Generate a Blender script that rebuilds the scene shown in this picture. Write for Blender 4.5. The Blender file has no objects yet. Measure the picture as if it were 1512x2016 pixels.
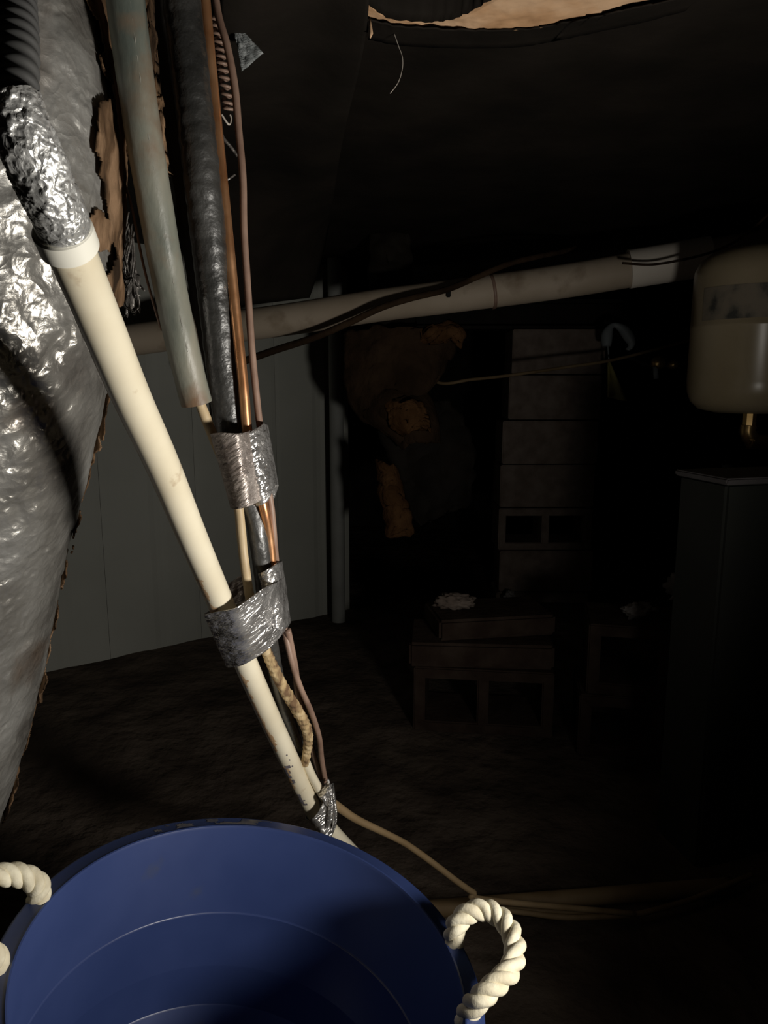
import bpy, bmesh, math, random
from math import pi, sin, cos, radians
from mathutils import Vector, Matrix, noise

random.seed(7)
SC = bpy.context.scene
COL = SC.collection

# ------------------------------------------------------------------ camera
FPX = 1456.0                                   # focal length in pixels of a 1512x2016 frame
PITCH = radians(10.0)
CAM = Vector((0.0, 0.0, 0.97))
FWD = Vector((0, cos(PITCH), -sin(PITCH)))
UP = Vector((0, sin(PITCH), cos(PITCH)))
cd = bpy.data.cameras.new('camera')
cd.sensor_fit = 'VERTICAL'
cd.sensor_height = 36.0
cd.lens = 36.0 * FPX / 2016.0
cd.clip_start = 0.01
cam = bpy.data.objects.new('camera', cd)
cam.location = CAM
cam.rotation_euler = (pi / 2 - PITCH, 0, 0)
COL.objects.link(cam)
SC.camera = cam

# ------------------------------------------------------------------ world, lamp, exposure
w = bpy.data.worlds.new('crawlspace_dark')
SC.world = w
w.use_nodes = True
w.node_tree.nodes['Background'].inputs[0].default_value = (0.0, 0.0, 0.0, 1)
w.node_tree.nodes['Background'].inputs[1].default_value = 0.0

ld = bpy.data.lights.new('work_lamp', 'SPOT')  # the hand-held lamp right of the camera
ld.energy = 25.0
ld.color = (1.0, 0.95, 0.87)
ld.shadow_soft_size = 0.055
ld.spot_size = radians(171)
ld.spot_blend = 1.0
lamp = bpy.data.objects.new('work_lamp', ld)
lamp.location = (0.46, 0.37, 0.66)
LAMP_AIM = Vector((-0.16, 0.70, 0.95))
lamp.rotation_euler = (LAMP_AIM - lamp.location).to_track_quat('-Z', 'Y').to_euler()
COL.objects.link(lamp)

SC.view_settings.view_transform = 'Standard'
SC.view_settings.look = 'None'
SC.view_settings.exposure = 0.0
SC.view_settings.gamma = 1.0
SC.view_settings.use_curve_mapping = False

# ------------------------------------------------------------------ helpers
def at(px, py, d):
    """point at distance d along the viewing axis"""
    return CAM + FWD * d + Vector((1, 0, 0)) * ((px - 756) / FPX * d) + UP * ((1008 - py) / FPX * d)

def on_z(px, py, z):
    r = FWD + Vector((1, 0, 0)) * ((px - 756) / FPX) + UP * ((1008 - py) / FPX)
    return CAM + r * ((z - CAM.z) / r.z)

def N(p, s=1.0, o=0.0):
    return noise.noise(Vector((p[0] * s + o, p[1] * s + o * 1.7, p[2] * s - o)))

def fbm(p, s=1.0, o=0.0, n=4):
    v = 0; a = 1.0; t = 0
    for i in range(n):
        v += a * N(p, s * 2 ** i, o + i * 3.1); t += a; a *= 0.5
    return v / t

def tag(o, label=None, cat=None, group=None, kind=None):
    if label: o['label'] = label
    if cat: o['category'] = cat
    if group: o['group'] = group
    if kind: o['kind'] = kind
    return o

def thing(name, loc, label, cat, group=None, kind=None):
    e = bpy.data.objects.new(name, None)
    e.empty_display_size = 0.05
    e.location = loc
    COL.objects.link(e)
    return tag(e, label, cat, group, kind)

def wloc(o):
    v = Vector((0, 0, 0))
    while o is not None:
        v += o.location; o = o.parent
    return v

def mesh_obj(name, V, F, mat, parent=None, smooth=True, auto=None):
    """V in world coordinates; the origin goes to the parent's origin, or to the base of a top-level mesh"""
    V = [Vector(v) for v in V]
    if parent is None:
        mn = [min(v[i] for v in V) for i in range(3)]; mx = [max(v[i] for v in V) for i in range(3)]
        org = Vector(((mn[0] + mx[0]) / 2, (mn[1] + mx[1]) / 2, mn[2])); loc = org
    else:
        org = wloc(parent); loc = Vector((0, 0, 0))
    me = bpy.data.meshes.new(name)
    me.from_pydata([tuple(v - org) for v in V], [], F)
    me.validate()
    bm = bmesh.new(); bm.from_mesh(me)
    bmesh.ops.recalc_face_normals(bm, faces=bm.faces)
    if auto is not None:
        for e in bm.edges:
            if len(e.link_faces) == 2 and e.calc_face_angle(0) > auto: e.smooth = False
    bm.to_mesh(me); bm.free()
    for p in me.polygons: p.use_smooth = smooth
    me.materials.append(mat)
    o = bpy.data.objects.new(name, me)
    o.location = loc
    COL.objects.link(o)
    if parent is not None: o.parent = parent
    return o

def join(*parts):
    V = []; F = []
    for v, f in parts:
        k = len(V); V += list(v); F += [tuple(i + k for i in q) for q in f]
    return V, F

def spline(P, n):
    """Catmull-Rom through control rows (tuples of equal length), n samples"""
    P = [tuple(p) for p in P]
    out = []
    m = len(P) - 1
    for i in range(n):
        t = i / (n - 1) * m
        k = min(int(t), m - 1); u = t - k
        a = P[max(k - 1, 0)]; b = P[k]; c = P[k + 1]; d = P[min(k + 2, m)]
        out.append(tuple(0.5 * (2 * b[j] + (c[j] - a[j]) * u + (2 * a[j] - 5 * b[j] + 4 * c[j] - d[j]) * u * u
                         + (3 * b[j] - a[j] - 3 * c[j] + d[j]) * u ** 3) for j in range(len(b))))
    return out

def frames(P):
    T = []
    for i in range(len(P)):
        t = P[min(i + 1, len(P) - 1)] - P[max(i - 1, 0)]
        T.append(t.normalized())
    u = T[0].cross(Vector((0, 1, 0)))
    if u.length < 1e-3: u = T[0].cross(Vector((1, 0, 0)))
    u.normalize()
    fr = []
    for t in T:
        u = (u - t * u.dot(t)).normalized()
        fr.append((t, u, t.cross(u)))
    return fr

def facing(p, t):
    """axes across a pipe of direction t: to the right, and to the side seen from the crawl hatch"""
    v = (CAM - p).normalized(); fro = (v - t * v.dot(t)).normalized(); right = fro.cross(t)
    if right.x < 0: right = -right
    return right, fro

def sweep(P, R, n=16, prof=None, caps=True):
    """tube along P; R a number, list or function(i); prof(phi, i, point) scales the radius"""
    P = [Vector(p) for p in P]
    fr = frames(P); V = []; F = []
    for i, p in enumerate(P):
        r = R(i) if callable(R) else (R[i] if isinstance(R, (list, tuple)) else R)
        t, u, v = fr[i]
        for k in range(n):
            ph = 2 * pi * k / n
            dirn = u * cos(ph) + v * sin(ph)
            rr = r
            if prof: rr = r * prof(ph, i, p + dirn * r)
            V.append(p + dirn * rr)
    m = len(P)
    for i in range(m - 1):
        for k in range(n):
            a = i * n + k; b = i * n + (k + 1) % n
            F.append((a, b, b + n, a + n))
    if caps:
        F.append(tuple(range(n - 1, -1, -1))); F.append(tuple((m - 1) * n + k for k in range(n)))
    return V, F

def up(pts):
    """carry a sampled line on, straight, until it has passed through the ceiling"""
    p0, p1 = Vector(pts[0]), Vector(pts[1])
    st = p0 - Vector(pts[6]); st = st * ((p0 - p1).length / st.length)
    n = max(0, int((1.46 - p0.z) / max(st.z, 1e-4)) + 1)
    return [p0 + st * k for k in range(n, 0, -1)] + [Vector(p) for p in pts]

def pix(P, n):
    """pixel/depth control rows -> smooth list of points"""
    return spline([tuple(at(*p)) for p in P], n)

def box(c, s, rot=None, bev=0.0):
    bm = bmesh.new()
    bmesh.ops.create_cube(bm, size=1.0)
    bmesh.ops.scale(bm, vec=s, verts=bm.verts)
    if bev: bmesh.ops.bevel(bm, geom=bm.edges[:], offset=bev, segments=2, affect='EDGES')
    if rot is not None: bmesh.ops.transform(bm, matrix=rot.to_4x4(), verts=bm.verts)
    bmesh.ops.translate(bm, vec=c, verts=bm.verts)
    bm.verts.index_update()
    V = [v.co.copy() for v in bm.verts]; F = [tuple(v.index for v in f.verts) for f in bm.faces]
    bm.free()
    return V, F

def lathe(prof, n=64, M=None):
    V = []; F = []
    for r, z in prof:
        for k in range(n):
            a = 2 * pi * k / n
            v = Vector((r * cos(a), r * sin(a), z))
            V.append(M @ v if M is not None else v)
    for i in range(len(prof) - 1):
        for k in range(n):
            a = i * n + k; b = i * n + (k + 1) % n
            F.append((a, b, b + n, a + n))
    return V, F

def grid(fn, nu, nv):
    V = [fn(i / (nu - 1), j / (nv - 1)) for j in range(nv) for i in range(nu)]
    F = [(j * nu + i, j * nu + i + 1, (j + 1) * nu + i + 1, (j + 1) * nu + i) for j in range(nv - 1) for i in range(nu - 1)]
    return V, F

def thick(V, F, off):
    """give an open sheet thickness along its vertex normals"""
    V = [Vector(v) for v in V]
    nm = [Vector((0, 0, 0)) for v in V]; cnt = {}
    for f in F:
        n = (V[f[2]] - V[f[0]]).cross(V[f[-1]] - V[f[1]])
        for k, i in enumerate(f):
            nm[i] += n
            e = (i, f[(k + 1) % len(f)]); cnt[e] = 1
    m = len(V)
    V2 = V + [v - (n.normalized() if n.length > 1e-12 else Vector((0, 0, 1))) * off for v, n in zip(V, nm)]
    F2 = list(F) + [tuple(i + m for i in reversed(f)) for f in F]
    for (i, j) in cnt:
        if (j, i) not in cnt: F2.append((j, i, i + m, j + m))
    return V2, F2

# ------------------------------------------------------------------ materials
def mat(name, cols, rough=0.5, metal=0.0, scale=8.0, detail=4.0, lo=0.35, hi=0.65, bump=0.0, bscale=40.0, bdist=0.003,
        distort=0.0, stretch=(1, 1, 1), rvar=0.0, spec=0.5, voro=None, spots=None, wave=None, coat=0.0, aniso=None):
    m = bpy.data.materials.new(name)
    m.use_nodes = True
    nt = m.node_tree; L = nt.links
    b = nt.nodes['Principled BSDF']
    tc = nt.nodes.new('ShaderNodeTexCoord')
    mp = nt.nodes.new('ShaderNodeMapping'); mp.inputs['Scale'].default_value = stretch
    L.new(tc.outputs['Object'], mp.inputs[0])
    n1 = nt.nodes.new('ShaderNodeTexNoise')
    n1.inputs['Scale'].default_value = scale; n1.inputs['Detail'].default_value = detail; n1.inputs['Distortion'].default_value = distort
    L.new(mp.outputs[0], n1.inputs['Vector'])
    cr = nt.nodes.new('ShaderNodeValToRGB')
    e = cr.color_ramp.elements
    while len(e) < len(cols): e.new(0.5)
    for i, c in enumerate(cols):
        e[i].position = lo + (hi - lo) * i / max(1, len(cols) - 1)
    for i, c in enumerate(cols):
        cr.color_ramp.elements[i].color = (c[0], c[1], c[2], 1)
    L.new(n1.outputs[0], cr.inputs[0])
    colout = cr.outputs[0]
    if spots:                                   # (colour, scale, threshold, softness)
        n3 = nt.nodes.new('ShaderNodeTexNoise'); n3.inputs['Scale'].default_value = spots[1]; n3.inputs['Detail'].default_value = 5
        L.new(tc.outputs['Object'], n3.inputs['Vector'])
        mr = nt.nodes.new('ShaderNodeMapRange'); mr.inputs[1].default_value = spots[2]; mr.inputs[2].default_value = spots[2] + spots[3]
        L.new(n3.outputs[0], mr.inputs[0])
        mx = nt.nodes.new('ShaderNodeMix'); mx.data_type = 'RGBA'
        L.new(mr.outputs[0], mx.inputs[0]); L.new(colout, mx.inputs[6]); mx.inputs[7].default_value = (*spots[0], 1)
        colout = mx.outputs[2]
    L.new(colout, b.inputs['Base Color'])
    b.inputs['Metallic'].default_value = metal
    b.inputs['Specular IOR Level'].default_value = spec
    b.inputs['Coat Weight'].default_value = coat
    b.inputs['Roughness'].default_value = rough
    if rvar:
        mr = nt.nodes.new('ShaderNodeMapRange'); mr.inputs[3].default_value = max(0.05, rough - rvar); mr.inputs[4].default_value = rough + rvar
        mr.inputs[1].default_value = 0.3; mr.inputs[2].default_value = 0.7
        L.new(n1.outputs[0], mr.inputs[0]); L.new(mr.outputs[0], b.inputs['Roughness'])
    last = None
    def add_bump(h, st, dist):
        nonlocal last
        bp = nt.nodes.new('ShaderNodeBump'); bp.inputs['Strength'].default_value = st; bp.inputs['Distance'].default_value = dist
        L.new(h, bp.inputs['Height'])
        if last is not None: L.new(last, bp.inputs['Normal'])
        last = bp.outputs[0]
    if bump:
        n2 = nt.nodes.new('ShaderNodeTexNoise'); n2.inputs['Scale'].default_value = bscale; n2.inputs['Detail'].default_value = 6
        n2.inputs['Distortion'].default_value = distort
        L.new(mp.outputs[0], n2.inputs['Vector'])
        add_bump(n2.outputs[0], bump, bdist)
    if voro:                                    # (scale, strength, distance)
        vn = nt.nodes.new('ShaderNodeTexVoronoi'); vn.inputs['Scale'].default_value = voro[0]
        nw = nt.nodes.new('ShaderNodeTexNoise'); nw.inputs['Scale'].default_value = voro[0] * 0.6
        L.new(mp.outputs[0], nw.inputs['Vector'])
        ad = nt.nodes.new('ShaderNodeMix'); ad.data_type = 'VECTOR'; ad.inputs[0].default_value = 0.06
        L.new(mp.outputs[0], ad.inputs[4]); L.new(nw.outputs['Color'], ad.inputs[5])
        L.new(ad.outputs[1], vn.inputs['Vector'])
        add_bump(vn.outputs['Distance'], voro[1], voro[2])
    if wave:                                    # (scale, distortion, strength, distance, rotation)
        m2 = nt.nodes.new('ShaderNodeMapping'); m2.inputs['Rotation'].default_value = wave[4]
        L.new(tc.outputs['Object'], m2.inputs[0])
        wv = nt.nodes.new('ShaderNodeTexWave'); wv.inputs['Scale'].default_value = wave[0]; wv.inputs['Distortion'].default_value = wave[1]
        wv.inputs['Detail'].default_value = 3; wv.inputs['Detail Scale'].default_value = 1.5
        L.new(m2.outputs[0], wv.inputs['Vector'])
        add_bump(wv.outputs[1], wave[2], wave[3])
    if aniso:                                   # (rotation, stretch, noise scale, strength, distance): creases running one way
        m3 = nt.nodes.new('ShaderNodeMapping'); m3.inputs['Rotation'].default_value = aniso[0]
        m4 = nt.nodes.new('ShaderNodeMapping'); m4.inputs['Scale'].default_value = aniso[1]
        L.new(tc.outputs['Object'], m3.inputs[0]); L.new(m3.outputs[0], m4.inputs[0])
        n5 = nt.nodes.new('ShaderNodeTexNoise'); n5.inputs['Scale'].default_value = aniso[2]; n5.inputs['Detail'].default_value = 3
        L.new(m4.outputs[0], n5.inputs['Vector'])
        add_bump(n5.outputs[0], aniso[3], aniso[4])
    if last is not None: L.new(last, b.inputs['Normal'])
    return m

M = {}
M['dirt'] = mat('dirt', [(.062, .047, .037), (.15, .117, .092)], .95, scale=5, detail=8, bump=.8, bscale=14, bdist=.03, spec=.1)
M['belly'] = mat('black_belly_wrap', [(.011, .009, .007), (.020, .016, .0125)], .75, scale=6, bump=.35, bscale=9, bdist=.02, spec=.12)
M['skirting'] = mat('grey_vinyl', [(.37, .375, .335), (.44, .445, .40)], .7, scale=2, bump=.1, bscale=30, bdist=.002, spec=.2)  # pale tone also stands in for the grey veil of light at left
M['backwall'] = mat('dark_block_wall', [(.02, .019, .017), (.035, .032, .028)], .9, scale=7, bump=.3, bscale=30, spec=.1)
M['steel_dark'] = mat('dark_painted_steel', [(.012, .011, .010), (.022, .018, .015)], .7, scale=10, spec=.15)
M['pvc'] = mat('cream_pvc', [(.74, .66, .49), (.84, .77, .60)], .24, scale=14, detail=5, bump=.05, bscale=60, bdist=.001,
               spots=((.45, .33, .21), 36, .66, .10))
M['pvc_white'] = mat('white_pvc', [(.84, .82, .72), (.90, .88, .78)], .3, scale=10)
M['pvc_stain'] = mat('rust_stain', [(.40, .23, .11), (.60, .42, .25)], .7, scale=60)
M['ink'] = mat('blue_grey_ink', [(.09, .08, .10), (.22, .20, .21)], .7, scale=300)
M['grey_foam'] = mat('grey_foam', [(.10, .115, .10), (.22, .225, .185), (.31, .285, .225)], .38, scale=26, detail=7, lo=.32, hi=.68, bump=.5, bscale=90, bdist=.002,
                     stretch=(1, 1, .3), rvar=.12, spots=((.20, .125, .075), 15, .50, .14), spec=.5)
M['seam'] = mat('glue_seam', [(.20, .20, .17), (.30, .29, .25)], .3, scale=80, bump=.3, bscale=200, bdist=.001)
M['black_wrap'] = mat('glossy_black_wrap', [(.020, .020, .019), (.045, .044, .041)], .40, scale=20, bump=.55, bscale=60, bdist=.006, spec=1.0, rvar=.1, coat=.3)
M['hose'] = mat('dark_grey_hose', [(.045, .045, .045), (.075, .075, .073)], .5, scale=14, spec=.5)
M['black_matte'] = mat('black_foam', [(.016, .014, .012), (.03, .026, .023)], .65, scale=14, bump=.3, bscale=80, bdist=.002, spec=.3)
M['copper'] = mat('copper', [(.78, .36, .16), (.90, .50, .26)], .33, metal=.85, scale=30, bump=.08, bscale=90, bdist=.001, rvar=.08)
M['brown_wire'] = mat('brown_cable', [(.21, .13, .095), (.33, .22, .165)], .5, scale=26, bump=.1, bscale=120, bdist=.001)
M['tan'] = mat('tan_cable', [(.42, .31, .18), (.66, .52, .32)], .5, scale=24, bump=.2, bscale=90, bdist=.001)
M['ground_cable'] = mat('dusty_tan_cable', [(.20, .13, .06), (.33, .235, .125)], .7, scale=10)
M['tan_fuzzy'] = mat('fuzzy_tan_wrap', [(.17, .10, .05), (.46, .33, .17), (.62, .48, .28)], .85, scale=70, detail=6, lo=.40, hi=.70, bump=.9, bscale=90, bdist=.003,
                     stretch=(1.6, 1, .5))
M['foil'] = mat('duct_foil', [(.17, .155, .14), (.36, .345, .315), (.52, .51, .48)], .33, metal=.62, scale=9, detail=6, lo=.3, hi=.6, bump=.35, bscale=60, bdist=.006,
                distort=.25, rvar=.12, voro=(60, .28, .005), spots=((.24, .165, .115), 7, .60, .14), wave=(14, 1.2, .22, .003, (0, radians(12), 0)))
M['foil_tape'] = mat('foil_tape', [(.54, .52, .50), (.88, .86, .84)], .27, metal=.82, scale=40, bump=.15, bscale=90, bdist=.003, rvar=.08,
                     aniso=((0, radians(28), 0), (.18, .5, 1.0), 190, 1.0, .006))
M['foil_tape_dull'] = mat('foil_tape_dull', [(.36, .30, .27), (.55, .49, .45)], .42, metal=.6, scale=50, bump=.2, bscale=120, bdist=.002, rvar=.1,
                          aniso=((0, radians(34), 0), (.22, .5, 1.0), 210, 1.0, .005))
M['foil_sleeve'] = mat('foil_sleeve', [(.62, .62, .59), (.90, .90, .88)], .36, metal=.75, scale=18, bump=.5, bscale=120, bdist=.003, rvar=.1, voro=(110, .4, .003))
M['fibre'] = mat('brown_fibreglass', [(.03, .019, .012), (.13, .077, .042), (.27, .17, .10)], .95, scale=60, detail=8, lo=.34, hi=.64, bump=1.0, bscale=110, bdist=.006,
                 spec=.1, stretch=(1, 1, .22))
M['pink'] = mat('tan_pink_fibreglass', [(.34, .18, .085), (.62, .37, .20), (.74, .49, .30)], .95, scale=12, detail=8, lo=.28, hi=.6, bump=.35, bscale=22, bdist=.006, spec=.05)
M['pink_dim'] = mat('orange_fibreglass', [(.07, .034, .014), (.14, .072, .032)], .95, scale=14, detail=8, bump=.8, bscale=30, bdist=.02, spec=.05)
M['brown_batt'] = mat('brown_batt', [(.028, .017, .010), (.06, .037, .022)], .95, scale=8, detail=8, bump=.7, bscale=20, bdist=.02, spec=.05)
M['bucket'] = mat('blue_plastic', [(.028, .047, .145), (.040, .064, .185)], .36, scale=5, bump=.03, bscale=200, bdist=.0005, rvar=.06, spec=.5,
                  spots=((.06, .07, .10), 9, .66, .08))
M['rim_dirt'] = mat('rim_grime', [(.028, .030, .045), (.12, .105, .085)], .8, scale=60, detail=8, lo=.4, hi=.7)
M['rope'] = mat('cream_rope', [(.66, .59, .43), (.86, .80, .62)], .8, scale=60, detail=3, bump=.5, bscale=220, bdist=.0015, spec=.2,
                spots=((.38, .27, .15), 26, .66, .1))
M['tank'] = mat('beige_enamel', [(.42, .34, .21), (.50, .41, .27)], .28, scale=7, spec=.5)
M['tank_label'] = mat('faded_label', [(.08, .08, .07), (.25, .22, .17), (.32, .27, .20)], .7, scale=22, detail=5, lo=.32, hi=.55)
M['brass'] = mat('brass', [(.42, .27, .10), (.62, .42, .18)], .35, metal=.8, scale=20)
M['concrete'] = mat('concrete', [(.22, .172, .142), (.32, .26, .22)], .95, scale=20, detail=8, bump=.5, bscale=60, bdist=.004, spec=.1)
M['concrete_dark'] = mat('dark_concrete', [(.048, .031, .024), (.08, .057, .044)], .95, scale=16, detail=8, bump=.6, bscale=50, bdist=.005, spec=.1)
M['drain'] = mat('drain_pipe_pvc', [(.42, .34, .25), (.52, .43, .33)], .6, scale=5, detail=5, spots=((.28, .21, .14), 9, .58, .15), spec=.3)
M['drain_white'] = mat('drain_whiter', [(.80, .72, .62), (.88, .81, .71)], .55, scale=6, spec=.3)
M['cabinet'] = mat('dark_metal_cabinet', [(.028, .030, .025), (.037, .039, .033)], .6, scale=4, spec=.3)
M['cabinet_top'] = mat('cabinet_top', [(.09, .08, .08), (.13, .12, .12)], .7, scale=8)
M['plastic_white'] = mat('white_plastic_film', [(.25, .23, .22), (.36, .34, .33)], .5, scale=18, bump=.5, bscale=40, bdist=.01)
M['grey_plastic'] = mat('grey_plastic', [(.30, .34, .36), (.44, .48, .50)], .5, scale=10)
M['yellow'] = mat('yellow_plastic', [(.44, .40, .12), (.62, .56, .20)], .5, scale=10)
M['post'] = mat('pale_post', [(.24, .245, .23), (.30, .305, .285)], .7, scale=8)
M['scrim'] = mat('grey_scrim', [(.20, .22, .22), (.40, .42, .42)], .7, scale=90, bump=.8, bscale=300, bdist=.002, stretch=(1, 1, 3))
M['thread'] = mat('pale_thread', [(.5, .44, .38), (.6, .54, .47)], .6, scale=50)
M['fray'] = mat('dark_shiny_fray', [(.10, .09, .08), (.30, .28, .26)], .35, metal=.5, scale=60, bump=.6, bscale=150, bdist=.003)

# ------------------------------------------------------------------ bucket frame (needed by the floor)
ROLL = radians(12)
Rw = Matrix((Vector((1, 0, 0)), FWD, UP)).transposed()           # columns: right, forward, up
Rr = Matrix.Rotation(ROLL, 3, 'Y')
Rb = Rw @ Rr @ Rw.transposed()                                  # lean about the viewing axis
BH = 0.54
b_cent = CAM + Rb @ Vector((-0.0617 * BH, 1.097 * BH, -BH))
b_axis = (Rb @ Vector((0, 0, 1))).normalized()
BR = 0.407 * BH
BDEPTH = 0.40
b_base = b_cent - b_axis * BDEPTH
MB = Matrix.Translation(b_base) @ Rb.to_4x4()

# ------------------------------------------------------------------ setting
def ground(x, y):
    z = 0.03 * fbm((x, y, 0), 1.6, 4.0) + 0.006 * fbm((x, y, 0), 9, 1.0)
    q = math.hypot(x - b_base.x, y - b_base.y)
    k = max(0.0, min(1.0, (0.34 - q) / 0.12)); k = k * k * (3 - 2 * k)
    pl = b_base.z - (b_axis.x * (x - b_base.x) + b_axis.y * (y - b_base.y)) / b_axis.z
    return z * (1 - k) + (pl - 0.002) * k

V, F = grid(lambda u, v: Vector((-4 + 8 * u, -1.2 + 6.4 * v, ground(-4 + 8 * u, -1.2 + 6.4 * v))), 170, 140)
tag(mesh_obj('floor', V, F, M['dirt']), 'bare dark brown dirt ground of the crawlspace', 'ground', kind='structure')

CZ = 1.42
def ceil_pt(u, v):
    x = -4 + 8 * u; y = -1.2 + 6.4 * v
    return Vector((x, y, CZ + 0.03 * abs(fbm((x, y, 1), 1.3, 9.0)) + 0.004 + 0.004 * fbm((x, y, 2), 12, 2.0)))
V, F = grid(ceil_pt, 150, 120)
tag(mesh_obj('ceiling', V, F, M['belly']), 'black plastic belly wrap stretched under the floor above', 'ceiling', kind='structure')

# pale vinyl skirting on the left, near at left, far at right; soft veil of light put into its pale colour
wl = thing('wall_left', (-1.0, 2.6, 0), 'vinyl skirting wall behind the pipes at left, coloured pale grey for a veil of light', 'wall', kind='structure')
A = Vector((-2.6, 1.25, 0)); B = Vector(on_z(688, 1196, 0.0)); B.z = 0
dirw = (B - A).normalized(); nrm = Vector((dirw.y, -dirw.x, 0)); Lw = (B - A).length
npan = 9
for i in range(npan):
    a = A + dirw * (Lw * i / npan + .0005); b_ = A + dirw * (Lw * (i + 1) / npan - .0005)
    prof = [(0, .002), (.05, 0.004), (.48, 0.004), (.54, 0.0), (.60, 0.0), (.66, .004), (.95, .004), (1, .002)]
    V = []; F = []
    for (t, o) in prof:
        for z in (-.05, 1.50):
            p = a.lerp(b_, t) + nrm * o; V.append(Vector((p.x, p.y, z)))
    for k in range(len(prof) - 1): F.append((2 * k, 2 * k + 2, 2 * k + 3, 2 * k + 1))
    V, F = thick(V, F, .006)
    mesh_obj('panel', V, F, M['skirting'], wl, smooth=False)

V, F = box((0, 5.0, .72), (8, .1, 1.6))
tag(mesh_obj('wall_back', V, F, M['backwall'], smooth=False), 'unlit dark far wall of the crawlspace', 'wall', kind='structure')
V, F = box((3.9, 2.0, .72), (.1, 6.2, 1.6))
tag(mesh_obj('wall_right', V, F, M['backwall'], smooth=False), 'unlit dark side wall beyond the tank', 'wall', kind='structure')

# corner post at the end of the skirting
pc = Vector(on_z(668, 1215, 0.0))
V, F = sweep([Vector((pc.x, pc.y - .04, z)) for z in (-.05, .2, .6, 1.0, 1.43)], .028, 18)
post = tag(mesh_obj('support_pole', V, F, M['post'], auto=.6), 'pale upright pole standing where the skirting ends', 'pole')

# sagging belly wrap with its fold edge, left of the tear
def sag(u, v):
    px = 430 + (726 - 430 - 120 * v ** 1.5) * u + 6 * sin(v * 9)
    py = -70 + (606 - 20 * u + 70) * v
    sl = (1008 - py) / FPX * cos(PITCH) - sin(PITCH)
    gap = .035 + .02 * (1 - v) + .008 * sin(u * 7 + v * 3)
    dc = min((CZ - gap - CAM.z) / max(sl, .05), 2.0)
    d = min(dc, .80 + 1.12 * v)
    if v > .25: d += (min(dc + .02, 2.0) - d) * u ** 3 * min(1, (v - .25) * 4)
    return at(px, py, d)
V, F = thick(*grid(sag, 40, 60), .002)
sagw = tag(mesh_obj('sagging_wrap', V, F, M['belly']), 'sagging flap of dusty black belly wrap hanging behind the copper lines', 'plastic sheet')

# tear in the belly wrap: fibreglass bulging out and the two lips of the plastic
tear = thing('torn_insulation', on_z(1000, 30, CZ - .02), 'tan fibreglass bulging through a tear in the black ceiling wrap', 'insulation')
lowE = spline([(722, 36), (780, 49), (860, 55), (950, 57), (1050, 54), (1140, 38), (1230, 18), (1320, -2), (1420, -30)], 90)
topE = spline([(724, 8), (765, 36), (830, 44), (880, 40), (925, 24), (975, -4), (1060, -60), (1200, -120), (1420, -140)], 90)
ZT = CZ - .018
def tearp(u, v):
    x = u * 89; i = min(int(x), 88); f = x - i
    a = [topE[i][k] + (topE[i + 1][k] - topE[i][k]) * f for k in (0, 1)]
    b = [lowE[i][k] + (lowE[i + 1][k] - lowE[i][k]) * f for k in (0, 1)]
    p = on_z(a[0] + (b[0] - a[0]) * v, a[1] + (b[1] - a[1]) * v, ZT)
    p.z += .007 * fbm(p, 16, 3) + .002 * fbm(p, 50, 6)
    if v < .02 or v > .98: p.z += .03
    return p
V, F = grid(tearp, 120, 60)
mesh_obj('fibreglass', V, F, M['pink'], tear)
def lip(E, wd, side):
    def f(u, v):
        i = min(int(u * 89), 89)
        p = on_z(E[i][0], E[i][1], ZT - .004)
        p.y += side * wd * v
        p.x += .004 * N((u * 40, v, 0), 1, 3)
        p.y += .004 * N((u * 60, 1, 0), 1, 8) * (1 - v)
        p.z += (CZ - .002 - p.z) * min(1, v * 1.2) ** .8
        return p
    return thick(*grid(f, 90, 8), .0015)
V, F = lip(lowE, .10, 1)
mesh_obj('torn_lip', V, F, M['belly'], tear)
V, F = lip(topE, .07, -1)
mesh_obj('torn_lip', V, F, M['belly'], tear)
V, F = sweep([at(728, 36, .83), at(730, 52, .83), at(731, 66, .83), at(729, 75, .83)], lambda i: [.001, .0014, .002, .0006][i], 6)
mesh_obj('loose_tuft', V, F, M['pink'], tear)

V, F = sweep(spline([tuple(on_z(776, 66, CZ - .01))] + [tuple(at(*q)) for q in ((785, 92, .95), (792, 112, .95), (792, 135, .95), (784, 162, .95), (768, 184, .95))], 30), .00055, 6)
tag(mesh_obj('hanging_thread', V, F, M['thread']), 'single pale thread curling down from the torn ceiling wrap', 'thread')

# ------------------------------------------------------------------ foil-wrapped duct at the left
duct = thing('insulated_duct', (-.55, .75, .3), 'large foil wrapped round duct with crinkled silver jacket at the left', 'duct')
sil = [(172, -140, .585), (190, 0, .59), (212, 120, .595), (217, 250, .60), (208, 380, .612), (208, 480, .625), (203, 560, .64), (182, 720, .68),
       (152, 850, .715), (120, 960, .745), (92, 1110, .785), (62, 1270, .825), (30, 1400, .855), (-10, 1530, .88), (-50, 1660, .90), (-90, 1800, .92)]
DR = .140
cen = []
for (x, y, d) in sil:
    p = at(x, y, d)
    cen.append(tuple(p + Vector((-DR * .985, .0, -DR * .17))))
dp = [Vector(p) for p in spline(cen, 260)]
def facet(q, sc):
    """flat facets with folded borders, like creased foil"""
    d, pts = noise.voronoi(q * sc)
    c = pts[0]; h = sin(c.x * 127.1 + c.y * 311.7 + c.z * 74.7) * 43758.5; h -= math.floor(h)
    g = sin(c.x * 269.5 + c.y * 183.3 + c.z * 246.1) * 43758.5; g -= math.floor(g)
    k = sin(c.x * 113.5 + c.y * 271.9 + c.z * 124.6) * 43758.5; k -= math.floor(k)
    return (q * sc - c).dot(Vector((h - .5, g - .5, k - .5))) * 2
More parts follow.
